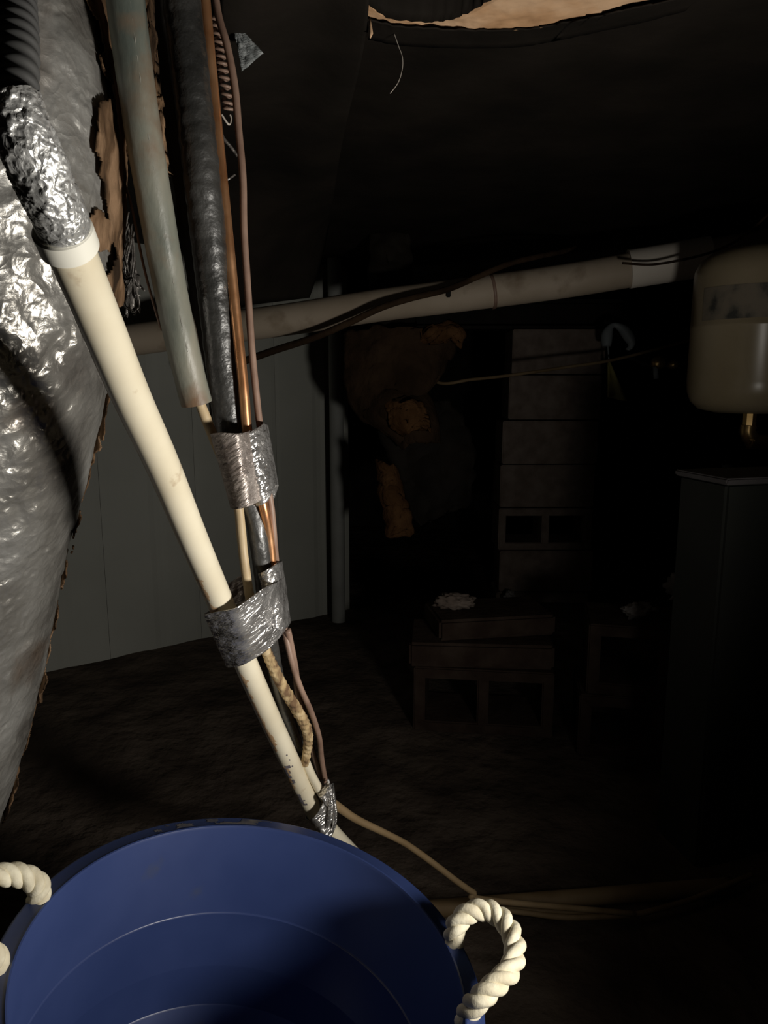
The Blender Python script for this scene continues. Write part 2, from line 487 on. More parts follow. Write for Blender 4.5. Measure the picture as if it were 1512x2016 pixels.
def crinkle(ph, i, p):
    q = p.copy()
    a = .020 * fbm(q, 9, 1.0, 3)
    c = noise.voronoi(Vector((q.x * 24, q.y * 24, q.z * 30)))[0]
    c2 = noise.voronoi(q * 70 + Vector((3, 1, 2)))[0]
    k = max(0.30, min(1.1, .6 + 1.8 * N(q, 6, 21)))
    k2 = max(0.2, min(1.1, .6 + 2.0 * N(q, 9, 33)))
    w = q + Vector((N(q, 30, 2), N(q, 30, 5), N(q, 30, 8))) * .006
    return 1 + a + .014 * k * (c[1] - c[0]) + .004 * k2 * (c2[1] - c2[0]) - .014 + .013 * facet(w, 20) + .013 * k * facet(w, 48) + .0065 * k2 * facet(w, 95)
V, F = sweep(up(spline([tuple(p) for p in dp], 420)), DR * .985, 340, crinkle)
mesh_obj('foil_jacket', V, F, M['foil'], duct)
# torn fibreglass showing along the seam on the right side
fr = frames(dp)
def seam(j0, j1, a0, a1, off, thr, seed):
    na = 120
    sub = [Vector(p) for p in spline([tuple(p) for p in dp[j0:j1]], (j1 - j0) * 4)]; fs = frames(sub); nj = len(sub)
    V = []; ok = []
    for j in range(nj):
        t, u, v = fs[j]
        right = (Vector((1, 0, 0)) - t * t.x).normalized(); fro = t.cross(right)
        if fro.y > 0: fro = -fro
        for k in range(na):
            s = k / (na - 1); a = a0 + (a1 - a0) * s
            dirn = right * cos(a) + fro * sin(a)
            q = sub[j] + dirn * DR
            ragged = fbm(q, 20, seed, 3)
            edge = min(s, 1 - s) * 2
            ok.append(edge + ragged * 1.1 > thr)
            V.append(q + dirn * (off + .006 * fbm(Vector((q.x, q.y, q.z * .35)), 90, seed + 2, 3) + .004 * fbm(q, 18, seed, 2)))
    F = []
    for j in range(nj - 1):
        for k in range(na - 1):
            f = (j * na + k, j * na + k + 1, (j + 1) * na + k + 1, (j + 1) * na + k)
            if all(ok[x] for x in f): F.append(f)
    used = sorted({i for f in F for i in f}); mp = {o: n for n, o in enumerate(used)}
    return thick([V[i] for i in used], [tuple(mp[i] for i in f) for f in F], .0015)
V, F = seam(2, 90, radians(-80), radians(34), .002, .50, 5.0)
mesh_obj('torn_fibreglass', V, F, M['fibre'], duct)
V, F = seam(84, 232, radians(-66), radians(-14), .002, .50, 11.0)
mesh_obj('torn_fibreglass', V, F, M['fibre'], duct)

# ------------------------------------------------------------------ condensate drain line
pvc = thing('drain_line', at(620, 1600, 1.05), 'cream plastic drain pipe sloping from the foil sleeve down behind the blue bucket', 'pipe')
PV = [(120, 446, .392), (138, 490, .405), (200, 640, .455), (258, 780, .51), (320, 915, .58), (380, 1060, .665), (440, 1200, .765), (490, 1320, .85), (548, 1450, .95),
      (605, 1570, 1.04), (640, 1625, 1.08), (700, 1690, 1.14)]
pp = [Vector(p) for p in pix(PV, 154)]
RP = .0133
V, F = sweep(pp + [Vector(p) for p in pix([(700, 1690, 1.14), (722, 1745, 1.165), (737, 1830, 1.18), (745, 1930, 1.19)], 16)][1:], RP, 40)
pipe = mesh_obj('pipe', V, F, M['pvc'], pvc)
# rust stain strip down the lower left flank
def strip(P, R, i0, i1, fa, wd, seed, thr):
    f2 = frames(P); V = []; ok = []; na = 14
    for j in range(i0, i1):
        t = f2[j][0]
        right, fro = facing(P[j], t)
        for k in range(na):
            s = k / (na - 1); a = fa + wd * (s - .5)
            dn = right * cos(a) + fro * sin(a); q = P[j] + dn * (R + .00025)
            V.append(q); ok.append(min(s, 1 - s) * 2 + 1.5 * fbm(q, 70, seed, 4) > thr)
    n = i1 - i0; F = []
    for j in range(n - 1):
        for k in range(na - 1):
            f = (j * na + k, j * na + k + 1, (j + 1) * na + k + 1, (j + 1) * na + k)
            if all(ok[x] for x in f): F.append(f)
    used = sorted({i for f in F for i in f}); mp = {o: n for n, o in enumerate(used)}
    return [V[i] for i in used], [tuple(mp[i] for i in f) for f in F]
ppd = [Vector(p) for p in spline([tuple(p) for p in pp[44:]], 420)]
V, F = strip(ppd, RP, 120, 300, radians(136), radians(60), 3.0, .62)
tag(mesh_obj('rust_stain', V, F, M['pvc_stain'], pipe), 'rusty brown drip stain')
# smudged, unreadable print on the pipe
def nearest(px, py):
    best = None
    for i, p in enumerate(ppd):
        r = p - CAM; d = r.dot(FWD)
        x = 756 + FPX * r.x / d; y = 1008 - FPX * r.dot(UP) / d
        e = (x - px) ** 2 + (y - py) ** 2
        if best is None or e < best[0]: best = (e, i)
    return best[1]
def patch(i0, i1, a0, a1):
    f2 = frames(ppd); V = []; F = []; na = 4
    for j in range(i0, i1 + 1):
        t = f2[j][0]; right, fro = facing(ppd[j], t)
        for k in range(na):
            a = a0 + (a1 - a0) * k / (na - 1)
            V.append(ppd[j] + (right * cos(a) + fro * sin(a)) * (RP + .0003))
    for j in range(i1 - i0):
        for k in range(na - 1): F.append((j * na + k, j * na + k + 1, (j + 1) * na + k + 1, (j + 1) * na + k))
    return V, F
D = radians
parts = []
i = nearest(565, 1498)
parts += [patch(i - 2, i, D(98), D(128)), patch(i, i + 6, D(128), D(150)), patch(i + 6, i + 8, D(118), D(140)), patch(i + 9, i + 12, D(112), D(128)), patch(i + 12, i + 13, D(122), D(146)), patch(i + 2, i + 4, D(112), D(120))]
i = nearest(598, 1552)
parts += [patch(i - 3, i - 1, D(118), D(140)), patch(i - 1, i + 7, D(122), D(136)), patch(i + 1, i + 6, D(136), D(148)), patch(i + 7, i + 9, D(108), D(132)), patch(i + 3, i + 4, D(108), D(122))]
i = nearest(560, 1470)
parts += [patch(i, i + 1, D(86), D(94)), patch(i + 4, i + 5, D(84), D(90)), patch(i + 9, i + 10, D(84), D(92))]
for V, F in parts: mesh_obj('printed_mark', V, F, M['ink'], pipe)
# coupling
cp = [pp[2] + (pp[14] - pp[2]) * (i / 11) for i in range(12)]
V, F = sweep(cp, lambda i: RP * (1.20 if 0 < i < 11 else 1.12), 44)
mesh_obj('pipe_collar', V, F, M['pvc_white'], pvc, auto=.5)
# crumpled foil sleeve on the line above the coupling
sp = [Vector(p) for p in pix([(14, 196, .345), (48, 270, .35), (82, 345, .362), (110, 405, .378), (124, 447, .391)], 120)]
def sleeve(ph, i, p):
    u = i / 119
    c = noise.voronoi(Vector((p.x * 110, p.y * 110, p.z * 60)))[0]; c2 = noise.voronoi(Vector((p.x * 230, p.y * 230, p.z * 130)))[0]
    amp = 1 - max(0, (u - .62) / .38) * .9
    return 1 + amp * (.05 * (c[1] - c[0]) - .03 + .03 * (c2[1] - c2[0]) + .14 * fbm(p, 30, 2) + .09 * facet(p, 110) + .05 * facet(p, 240))
V, F = sweep(sp, lambda i: RP * (1.05 + .10 * (1 - i / 119)), 120, sleeve)
mesh_obj('foil_sleeve', V, F, M['foil_sleeve'], pvc)
# ribbed black hose above the sleeve
hp = [Vector(p) for p in pix([(22, -90, .36), (28, 0, .355), (33, 100, .35), (30, 215, .345), (34, 235, .345)], 340)]
V, F = sweep(up(hp), lambda i: .0098 * (1 + .055 * sin(i * 2 * pi / 17)), 36)
tag(mesh_obj('corrugated_hose', V, F, M['hose'], pvc), 'black ribbed flexible hose')

# ------------------------------------------------------------------ refrigerant and control lines
GT = pix([(238, -110, .555), (247, 0, .57), (262, 120, .585), (282, 260, .60), (302, 380, .62), (328, 530, .65), (352, 650, .67), (373, 740, .69), (387, 794, .70)], 160)
GT = [Vector(p) for p in GT]
gt = thing('insulated_pipe', GT[-1], 'dusty grey foam insulation sleeve with a cut lower end', 'pipe insulation')
def foam(ph, i, p): return 1 + .03 * fbm(p, 30, 1) + .012 * fbm(p, 120, 5)
V, F = sweep(up(GT), .0146, 40, foam, caps=False)
fo = mesh_obj('foam_sleeve', V, F, M['grey_foam'], gt)
V, F = sweep([GT[-1] - (GT[-1] - GT[-4]) * .2 - Vector((0, 0, .0)), GT[-1] - (GT[-1] - GT[-4]) * .05], .0142, 40)
mesh_obj('foam_cut_face', V, F, M['black_matte'], fo)
f2 = frames(GT); sl = []
for j in range(0, 160):
    t = f2[j][0]; right, fro = facing(GT[j], t)
    a = radians(76)
    q = GT[j] + (right * cos(a) + fro * sin(a)) * (.0143 * (1 + .01 * N(GT[j], 200, 3)))
    sl.append(q)
V, F = sweep(sl, lambda i: max(.0001, .0013 * N(sl[i], 190, 2)), 8)
tag(mesh_obj('glue_seam', V, F, M['seam'], fo), 'uneven glued seam line')

BT = [Vector(p) for p in pix([(345, -110, .64), (358, 0, .65), (372, 120, .66), (386, 240, .67), (398, 360, .68), (412, 480, .70), (425, 600, .72), (440, 730, .74), (455, 845, .755),
                              (468, 930, .77), (500, 1010, .78), (512, 1080, .79), (520, 1150, .81), (526, 1210, .83), (538, 1300, .87), (562, 1400, .95), (598, 1500, 1.03), (632, 1575, 1.08)], 330)]
bt = thing('suction_line', BT[-1], 'black wrapped suction line with shiny wrinkled tape behind the copper tube', 'pipe')
def wrapr(ph, i, p):
    u = (i - BT0) / 329
    k = max(0, 1 - abs(u - .24) / .28)
    return 1 + .05 * fbm(p, 40, 3) + .06 * k * (abs(sin(i * .55 + 1.2 * sin(ph) + N(p, 30, 1))) ** .7 - .6) + .05 * max(0, noise.noise(p * 90))
BTu = up(BT[:165]); BT0 = len(BTu) - 165
V, F = sweep(BTu, .0165, 40, wrapr)
mesh_obj('wrapped_insulation', V, F, M['black_wrap'], bt)
def wr2(ph, i, p): return 1 + .06 * fbm(p, 60, 3) + .05 * max(0, noise.noise(p * 130))
V, F = sweep(BT[160:], lambda i: .0125 - .0035 * min(1, i / 90), 28, wr2)
mesh_obj('lower_tube', V, F, M['black_wrap'], bt)
# loose outer fold of black sheet beside the wrapped line (dark flat band left of it)
def fold(u, v):
    c = spline([(318, -80, .69), (330, 60, .70), (352, 240, .71), (378, 420, .73), (404, 600, .75), (428, 730, .765), (442, 852, .77)], 60)[min(59, int(v * 59.9))]
    return at(c[0] + (u - .5) * (64 - 20 * v) + 2 * N((v * 20, u * 2, 0), 1, 4), c[1], c[2] + .008 * cos(u * pi * 2) + .004 * N((u * 3, v * 9, 2), 1, 1))
V, F = thick(*grid(fold, 10, 60), .0015)
tag(mesh_obj('plastic_fold', V, F, M['black_matte'], bt), 'loose fold of black plastic')

CT = [Vector(p) for p in pix([(392, -120, .66), (403, 0, .67), (415, 130, .68), (432, 300, .69), (447, 450, .70), (463, 610, .715), (478, 750, .73), (487, 850, .742), (500, 920, .755),
                              (519, 1000, .77), (530, 1060, .79), (536, 1120, .805), (545, 1200, .82)], 150)]
V, F = sweep(up(CT), .0052, 24)
tag(mesh_obj('copper_tube', V, F, M['copper']), 'bare shiny copper tube running down into the upper foil tape', 'pipe')
CT2 = [Vector(p) for p in pix([(522, 985, .775), (531, 1040, .79), (540, 1110, .80), (552, 1200, .82), (560, 1260, .84)], 50)]

BW = [Vector(p) for p in pix([(412, -110, .70), (428, 20, .70), (447, 90, .70), (462, 170, .705), (470, 260, .71), (478, 350, .715), (480, 450, .72), (487, 560, .73), (496, 690, .74), (507, 800, .75),
                              (513, 850, .755), (522, 930, .77), (534, 1000, .78), (541, 1080, .80), (546, 1130, .832), (557, 1220, .86), (574, 1300, .872), (592, 1355, .90), (612, 1400, .94),
                              (628, 1450, .98), (634, 1500, 1.02), (645, 1560, 1.06)], 260)]
V, F = sweep(up(BW), .0036, 14)
tag(mesh_obj('brown_cable', V, F, M['brown_wire']), 'thin brown cable rightmost in the bundle, bowing away from the copper', 'cable')
BW2 = [Vector(p) for p in pix([(566, 1240, .86), (580, 1310, .89), (588, 1370, .93), (602, 1420, .97), (616, 1480, 1.02), (632, 1530, 1.05)], 60)]
V, F = sweep(BW2, .0042, 12)
tag(mesh_obj('brown_cable', V, F, M['brown_wire']), 'second brown cable, behind the frayed tan wrap below the middle tape', 'cable')
# coiled scrap of brown wire behind the copper at the top
hx = []
for i in range(260):
    u = i / 259
    c = spline([(424, 30, .73), (432, 90, .73), (440, 150, .735), (450, 215, .74)], 260)[i]
    p = at(*c); a = u * 2 * pi * 13
    hx.append(p + Vector((.0045 * cos(a), .004 * sin(a), .0018 * sin(a))))
V, F = sweep(hx, .0016, 8)
tag(mesh_obj('coiled_wire', V, F, M['brown_wire']), 'small coil of brown wire between copper tube and brown cable', 'wire')

# tan cable out of the grey foam
TC = [Vector(p) for p in pix([(375, 730, .692), (391, 785, .70), (404, 820, .715), (424, 870, .735), (450, 935, .752), (468, 990, .764), (474, 1040, .768), (479, 1090, .77), (486, 1140, .78),
                              (493, 1180, .79), (508, 1235, .815), (525, 1285, .84)], 160)]
tan = thing('tan_cable', TC[-1], 'tan cable leaving the grey foam, bare above and fuzzy wrapped below', 'cable')
V, F = sweep(TC, lambda i: .0050 + .0004 * N((i * .08, 0, 0), 1, 1), 20)
mesh_obj('bare_cable', V, F, M['tan'], tan)
TF = [Vector(p) for p in pix([(520, 1272, .835), (532, 1300, .85), (552, 1342, .88), (575, 1382, .91), (595, 1415, .94), (606, 1445, .96), (605, 1475, .985), (600, 1505, 1.0)], 200)]
def fuzz(ph, i, p): return 1 + .07 * sin(i * .8 + 2 * ph) + .30 * fbm(p, 170, 2)
V, F = sweep(TF, lambda i: .0052 + .0016 * sin(i / 199 * pi), 22, fuzz)
mesh_obj('frayed_wrap', V, F, M['tan_fuzzy'], tan)
TE = [Vector(p) for p in pix([(598, 1490, 1.0), (608, 1515, 1.01), (617, 1534, 1.02), (640, 1575, 1.05)], 30)]
V, F = sweep(TE, .0062, 18)
mesh_obj('cable_end', V, F, M['pvc'], tan)

# cable leaving the lowest tape and running over the ground to the right
GC = pix([(640, 1570, 1.07), (668, 1590, 1.085), (700, 1612, 1.10), (745, 1634, 1.12), (800, 1662, 1.15), (860, 1705, 1.17), (920, 1750, 1.19), (965, 1775, 1.21)], 100)
GC = [Vector(p) for p in GC]
for (x, y) in [(1000, 1790), (1050, 1799), (1110, 1806), (1180, 1805), (1250, 1800), (1310, 1786), (1370, 1768), (1420, 1747), (1480, 1722)]:
    p = on_z(x, y, .03); p.z = max(p.z, ground(p.x, p.y) + .006); GC.append(p)
GC = [Vector(p) for p in spline([tuple(p) for p in GC[::8] + GC[-9:]], 220)]
V, F = sweep(GC, lambda i: .0068 - .0018 * min(1, i / 60), 14)
tag(mesh_obj('ground_cable', V, F, M['ground_cable']), 'tan cable trailing from the lowest tape to the ground at right', 'cable')

# ------------------------------------------------------------------ foil tape bands
def band(top, bot, front, name, m, label, n=140, rows=44, wr=.0016, seed=1.0, back=0.0, fold=None, hole=None):
    """top / bot: control rows (px, py, d) of the band's visible edge left to right; front: how far the front bulges towards the lamp"""
    T = [Vector(p) for p in pix(top, 60)]; Bq = [Vector(p) for p in pix(bot, 60)]
    V = []; F = []
    for j in range(rows):
        v = j / (rows - 1)
        for k in range(n):
            ph = 2 * pi * k / n
            s = .5 - .5 * cos(ph)                      # 0 left .. 1 right .. 0 left
            x = s * 59; i = min(int(x), 58); fq = x - i
            a = T[i].lerp(T[i + 1], fq); b = Bq[i].lerp(Bq[i + 1], fq)
            p = a.lerp(b, v)
            dep = math.copysign(abs(sin(ph)) ** .3, sin(ph))
            if dep > 0: p = p - FWD * (front * dep)
            else: p = p - FWD * (back * dep)
            q = p + Vector((0, 0, 0))
            rg = fbm(Vector((q.x + q.z * .55, q.y * .3, q.z * 1.0)) , 1, 0)
            wq = (q.z - .55 * q.x) * 240 + 5 * N(q, 40, seed)
            crease = abs(sin(wq * .55)) ** .6 * (.4 + .6 * max(0, min(1, .5 + 1.8 * N(q, 28, seed + 5))))
            lump = fbm(q, 110, seed, 3)
            off = wr * .55 * (crease - .5) + wr * .5 * lump
            p = p - FWD * off * (1 if dep > 0 else -1)
            V.append(p)
    for j in range(rows - 1):
        for k in range(n):
            a = j * n + k; b = j * n + (k + 1) % n
            F.append((a, b, b + n, a + n))
    V, F = thick(V, F, .0006)
    return V, F

t1 = thing('foil_tape_band', at(500, 995, .77), 'wrinkled foil tape band binding cable, black line and copper, highest on the bundle', 'tape', 'foil tape bands')
V, F = band([(421, 858, .735), (445, 856, .725), (475, 858, .725), (492, 855, .74), (500, 850, .75)], [(460, 1000, .765), (478, 1002, .75), (500, 996, .75), (512, 990, .765), (520, 985, .775)], .022, 'a', None, None, wr=.0012, seed=2.0, back=.02)
tag(mesh_obj('dull_wrap', V, F, M['foil_tape_dull'], t1), 'dull brownish foil side')
V, F = band([(482, 862, .74), (492, 857, .74), (505, 849, .745), (516, 842, .752), (523, 834, .76)], [(508, 997, .77), (520, 994, .765), (532, 985, .768), (540, 966, .775), (544, 955, .785)], .014, 'b', None, None, wr=.0014, seed=7.0, back=.02)
tag(mesh_obj('shiny_wrap', V, F, M['foil_tape'], t1), 'bright silver foil side')

t2 = thing('foil_tape_band', at(490, 1300, .85), 'broad crinkled foil tape band lashing the cream pipe to the cables', 'tape', 'foil tape bands')
V, F = band([(407, 1206, .772), (440, 1198, .758), (470, 1192, .752), (500, 1172, .765), (525, 1154, .78), (545, 1146, .80), (556, 1138, .82)],
            [(450, 1308, .852), (480, 1303, .838), (505, 1290, .83), (532, 1272, .838), (552, 1252, .845), (562, 1240, .855), (568, 1230, .87)], .022, 'c', None, None, n=180, rows=60, wr=.0022, seed=4.0, back=.03)
mesh_obj('tape_loop', V, F, M['foil_tape'], t2)
V, F = band([(512, 1128, .80), (525, 1122, .795), (540, 1113, .80), (549, 1106, .81), (553, 1105, .82)], [(536, 1225, .82), (545, 1232, .815), (556, 1236, .82), (564, 1232, .83), (569, 1225, .85)], .016, 'd', None, None, n=90, rows=50, wr=.0018, seed=9.0, back=.012)
tag(mesh_obj('folded_end', V, F, M['foil_tape'], t2), 'bright folded tape end')
V, F = grid(lambda u, v: at(448 + 40 * u + 6 * v, 1150 - 26 * u + 60 * v, .835 + .004 * N((u * 4, v * 4, 0), 1, 2)), 14, 14)
V, F = thick(V, F, .0008)
tag(mesh_obj('rear_flap', V, F, M['foil_tape_dull'], t2), 'dull inner side of the tape behind the cable')

t3 = thing('foil_tape_band', at(640, 1640, 1.09), 'small twisted foil tape knot just above the bucket rim', 'tape', 'foil tape bands')
V, F = band([(603, 1606, 1.06), (615, 1604, 1.035), (628, 1590, 1.035), (640, 1568, 1.04), (650, 1550, 1.06), (656, 1545, 1.08)],
            [(634, 1642, 1.09), (645, 1645, 1.06), (652, 1640, 1.06), (658, 1628, 1.065), (661, 1612, 1.08), (662, 1600, 1.09)], .016, 'e', None, None, n=120, rows=44, wr=.0042, seed=3.0, back=.01)
mesh_obj('tape_loop', V, F, M['foil_tape'], t3)
V, F = thick(*grid(lambda u, v: at(624 + 26 * v + (4 + 4 * v) * (u - .5) + 22 * u * (1 - v), 1562 - 26 * v + 30 * u, 1.035 - .02 * sin(u * pi) + .004 * N((u * 5, v * 5, 0), 1, 1)), 14, 16), .0008)
mesh_obj('tape_flap', V, F, M['foil_tape'], t3)
V, F = sweep(pix([(645, 1534, 1.03), (650, 1560, 1.026), (652, 1590, 1.024), (649, 1615, 1.024), (644, 1628, 1.03)], 40), lambda i: .0035 * (.5 + .5 * sin(pi * (i + 2) / 43)), 10)
mesh_obj('folded_edge', V, F, M['foil_tape'], t3)
V, F = sweep(pix([(655, 1560, 1.04), (659, 1585, 1.035), (660, 1610, 1.035), (656, 1632, 1.04), (646, 1641, 1.045)], 40), .0026, 10)
mesh_obj('folded_edge', V, F, M['foil_tape'], t3)

# ------------------------------------------------------------------ frayed scraps
fy = thing('frayed_scrap', at(250, 640, .69), 'frayed dark shiny scrap of duct wrap dangling between duct and grey foam', 'scrap')
parts = []
for k in range(46):
    x0 = 238 + random.uniform(-6, 26); y0 = 415 + random.uniform(0, 90)
    x1 = 218 + random.uniform(0, 58); y1 = random.uniform(540, 625)
    d = .70 + random.uniform(0, .04)
    mid = [(x0, y0, d), ((x0 + x1) / 2 + random.uniform(-10, 10), (y0 + y1) / 2, d + random.uniform(-.01, .01)), (x1, y1, d),
           (x1 + random.uniform(-12, 18), y1 + random.uniform(-5, 20), d + random.uniform(-.015, .01))]
    rr = random.uniform(.0004, .0011)
    parts.append(sweep(pix(mid, 12), rr, 5))
V, F = join(*parts)
tag(mesh_obj('fray_threads', V, F, M['fray'], fy), 'tangled loose threads', kind='stuff')
def clump(u, v):
    a = u * 2 * pi; r = sin(v * pi)
    p = at(250 + 4 * v, 480 + 138 * v, .725)
    q = Vector((cos(a), sin(a) * .5, 0)) * (.006 + .011 * v) * r
    s = 1 + .9 * fbm(p + q * 3, 60, 3)
    return p + q * s + Vector((0, 0, .004 * N(p + q, 150, 2)))
V, F = grid(clump, 40, 40)
mesh_obj('matted_clump', V, F, M['fray'], fy)
V, F = sweep(pix([(228, 300, .63), (240, 345, .635), (256, 395, .64), (268, 450, .65), (282, 520, .665), (300, 590, .68), (318, 650, .70)], 60), .0012, 8)
tag(mesh_obj('loose_strand', V, F, M['brown_wire'], fy), 'thin brown strand along the grey foam')
V, F = sweep(pix([(247, 417, .66), (238, 440, .66), (232, 470, .665), (226, 510, .67)], 24), lambda i: .0008 + .0006 * sin(i * .8), 6)
mesh_obj('loose_strand', V, F, M['fray'], fy)

# brown fibreglass showing between the grey foam and the black line, at the top
def fib(u, v):
    c = spline([(205, -80, .625), (222, 60, .63), (232, 200, .64), (244, 300, .65)], 40)[min(39, int(v * 39.9))]
    e = spline([(300, -80, .625), (308, 60, .635), (320, 200, .645), (332, 330, .655)], 40)[min(39, int(v * 39.9))]
    p = at(c[0] + (e[0] - c[0]) * u + 6 * N((v * 14, u, 0), 1, 2), c[1] + (e[1] - c[1]) * u, c[2])
    return p + FWD * (.008 * fbm(p, 40, 3)) + Vector((0, 0, .006 * N(p, 60, 2)))
V, F = thick(*grid(fib, 40, 60), .01)
tag(mesh_obj('insulation_tuft', V, F, M['fibre']), 'rusty brown fibreglass tuft squeezed between duct and black line', 'insulation')
# strands and scraps near the brown cable
def strandling(P, r, m, label, name='wire_scrap'):
    V, F = sweep(pix(P, 24), r, 7)
    return tag(mesh_obj(name, V, F, m), label, 'scrap')
strandling([(436, 225, .74), (450, 245, .745), (455, 235, .75), (453, 226, .75)], .001, M['thread'], 'short curled pale scrap beside the brown cable, higher of three')
strandling([(434, 255, .74), (440, 272, .74), (455, 290, .745), (468, 308, .75)], .0016, M['fray'], 'short crinkled shiny scrap between copper tube and brown cable')
strandling([(444, 356, .74), (452, 351, .74), (462, 344, .745)], .0012, M['fray'], 'tiny straight silvery scrap touching the brown cable')

def scr(u, v):
    tri = [(460, 62), (472, 56), (518, 103), (514, 112), (478, 140), (470, 120)]
    a = (461, 60); b = (476, 141); c = (519, 105); d_ = (472, 56)
    x = (a[0] * (1 - v) + b[0] * v) * (1 - u) + (d_[0] * (1 - v) + c[0] * v) * u
    y = (a[1] * (1 - v) + b[1] * v) * (1 - u) + (d_[1] * (1 - v) + c[1] * v) * u
    return at(x + 2 * N((u * 9, v * 9, 0), 1, 1), y + 2 * N((u * 9, v * 9, 5), 1, 1), .84 + .003 * N((u * 6, v * 6, 0), 1, 3))
V, F = thick(*grid(scr, 16, 16), .0012)
tag(mesh_obj('scrim_scrap', V, F, M['scrim']), 'small grey woven scrap stuck on the black wrap near the cables', 'scrap')

# ------------------------------------------------------------------ blue bucket with rope handles
bk = thing('blue_bucket', b_base, 'open round blue plastic tub with cream rope handles in the foreground', 'bucket')
ro = BR; ri = BR * .905; Hh = BDEPTH
def wallr(z): return BR * (.74 + .195 * z / Hh)
prof_out = [(0.002, 0.0), (wallr(0) * .97, 0.0), (wallr(0), .006), (wallr(Hh * .6), Hh * .6), (wallr(Hh - .04) + .002, Hh - .04), (wallr(Hh - .035) + .004, Hh - .035), (ro * .985, Hh - .030), (ro, Hh - .026),
            (ro, Hh - .005), (ro * .996, Hh - .0018), (ro * .985, Hh - .0006), (ri * 1.022, Hh - .0005), (ri * 1.014, Hh + .0008), (ri * 1.006, Hh + .0004), (ri, Hh - .0025)]
z1, z2 = Hh - .110, Hh - .226
prof_in = [(ri - .0055, z1 + .0012), (ri - .0062, z1), (ri - .0074, z1 - .0007), (ri - .0160, z2 + .0018), (ri - .0172, z2 + .0003), (ri - .0195, z2 - .0012),
           (ri - .035, .02), (ri - .05, .008), (.002, .006)]
V, F = lathe(prof_out + prof_in, 160, MB)
body = mesh_obj('body', V, F, M['bucket'], bk, auto=.9)
# grime smears on the back of the rim (they sit on the lip)
def smear(a0, a1, r0, r1, seed, thr):
    na, nr = 160, 10; V = []; ok = []
    for j in range(nr):
        for k in range(na):
            a = a0 + (a1 - a0) * k / (na - 1); r = r0 + (r1 - r0) * j / (nr - 1)
            V.append(MB @ Vector((r * cos(a), r * sin(a), Hh + .0003 - .0003 * max(0, (r - ri * 1.022) / (ro * .985 - ri * 1.022)))))
            ok.append(1.4 * fbm((cos(a) * 3, sin(a) * 3, r * 30), 2.2, seed, 5) + min(1, 4 * min(k, na - 1 - k) / na) - .6 > thr)
    F = [(j * na + k, j * na + k + 1, (j + 1) * na + k + 1, (j + 1) * na + k) for j in range(nr - 1) for k in range(na - 1)
         if ok[j * na + k] and ok[j * na + k + 1] and ok[(j + 1) * na + k]]
    used = sorted({i for f in F for i in f}); mp = {o: n for n, o in enumerate(used)}
    return [V[i] for i in used], [tuple(mp[i] for i in f) for f in F]
V, F = smear(radians(82), radians(150), ri * 1.03, ro * .978, 2.0, .28)
tag(mesh_obj('rim_grime', V, F, M['rim_dirt'], body), 'grey brown grime on the rim')

def rope(P, R, turns, core_parent):
    n = 220
    C = [Vector(p) for p in spline([tuple(p) for p in P], n)]
    f3 = frames(C)
    V, F = sweep(C, R * .5, 10)
    core = mesh_obj('rope_handle', V, F, M['rope'], core_parent)
    for s in range(3):
        H = []
        for i in range(n):
            a = 2 * pi * (s / 3 + turns * i / (n - 1)); t, u, v = f3[i]
            H.append(C[i] + (u * cos(a) + v * sin(a)) * R * .50)
        V, F = sweep(H, lambda i: R * .53, 14, lambda ph, i, p: 1 + .05 * sin(ph * 7))
        mesh_obj('strand', V, F, M['rope'], core)
    return core

# right handle: both ends pass through the rim; the loop stands out to the right
def rimp(px, py, h=0.0):
    """point on the rim's top plane seen at this pixel"""
    r = FWD + Vector((1, 0, 0)) * ((px - 756) / FPX) + UP * ((1008 - py) / FPX)
    c = b_cent + b_axis * h
    return CAM + r * ((c - CAM).dot(b_axis) / r.dot(b_axis))
RR = .0108
e1 = rimp(893, 1853, 0); e2 = rimp(924, 1990, 0)
P = [e1 - b_axis * .014, e1, rimp(898, 1822, .020), rimp(925, 1796, .034), rimp(962, 1793, .040), rimp(996, 1818, .040), rimp(1014, 1862, .038), rimp(1006, 1906, .034),
     rimp(976, 1938, .028), rimp(946, 1965, .018), e2, e2 - b_axis * .014]
tag(rope(P, RR, 5.2, bk), 'twisted cream rope handle at the right')
e1 = rimp(76, 1766, 0); e2 = rimp(-8, 1902, 0)
P = [e1 - b_axis * .014, e1, rimp(74, 1742, .012), rimp(48, 1726, .024), rimp(12, 1722, .030), rimp(-30, 1735, .034), rimp(-62, 1775, .036), rimp(-72, 1830, .034), rimp(-50, 1870, .026),
     rimp(-16, 1880, .014), e2, e2 - b_axis * .014]
tag(rope(P, RR, 5.2, bk), 'twisted cream rope handle at the left')

# ------------------------------------------------------------------ background: drain pipe, tank, cabinet
dl = thing('sewer_pipe', at(900, 590, 2.15), 'long pale plastic sewer pipe slung under the floor behind the bundle', 'pipe')
SP = [(120, 690, 2.22), (330, 660, 2.2), (560, 630, 2.18), (740, 602, 2.15), (900, 582, 2.1), (1100, 555, 2.05), (1240, 532, 2.02), (1400, 505, 1.98), (1560, 478, 1.94)]
SPp = [Vector(p) for p in pix(SP, 80)]
V, F = sweep(SPp, .046, 32)
mesh_obj('pipe', V, F, M['drain'], dl)
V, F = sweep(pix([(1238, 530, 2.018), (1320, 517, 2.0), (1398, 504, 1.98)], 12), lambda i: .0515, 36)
tag(mesh_obj('pipe_collar', V, F, M['drain_white'], dl, auto=.5), 'slightly wider, whiter stretch of the pipe')  # whiter and a little wider than the rest of the pipe
V, F = sweep(pix([(966, 575, 2.08), (972, 574, 2.08)], 3), .0475, 32)
mesh_obj('joint_ring', V, F, M['brown_wire'], dl)
V, F = box(at(883, 578, 2.055), (.012, .01, .02), bev=.002)
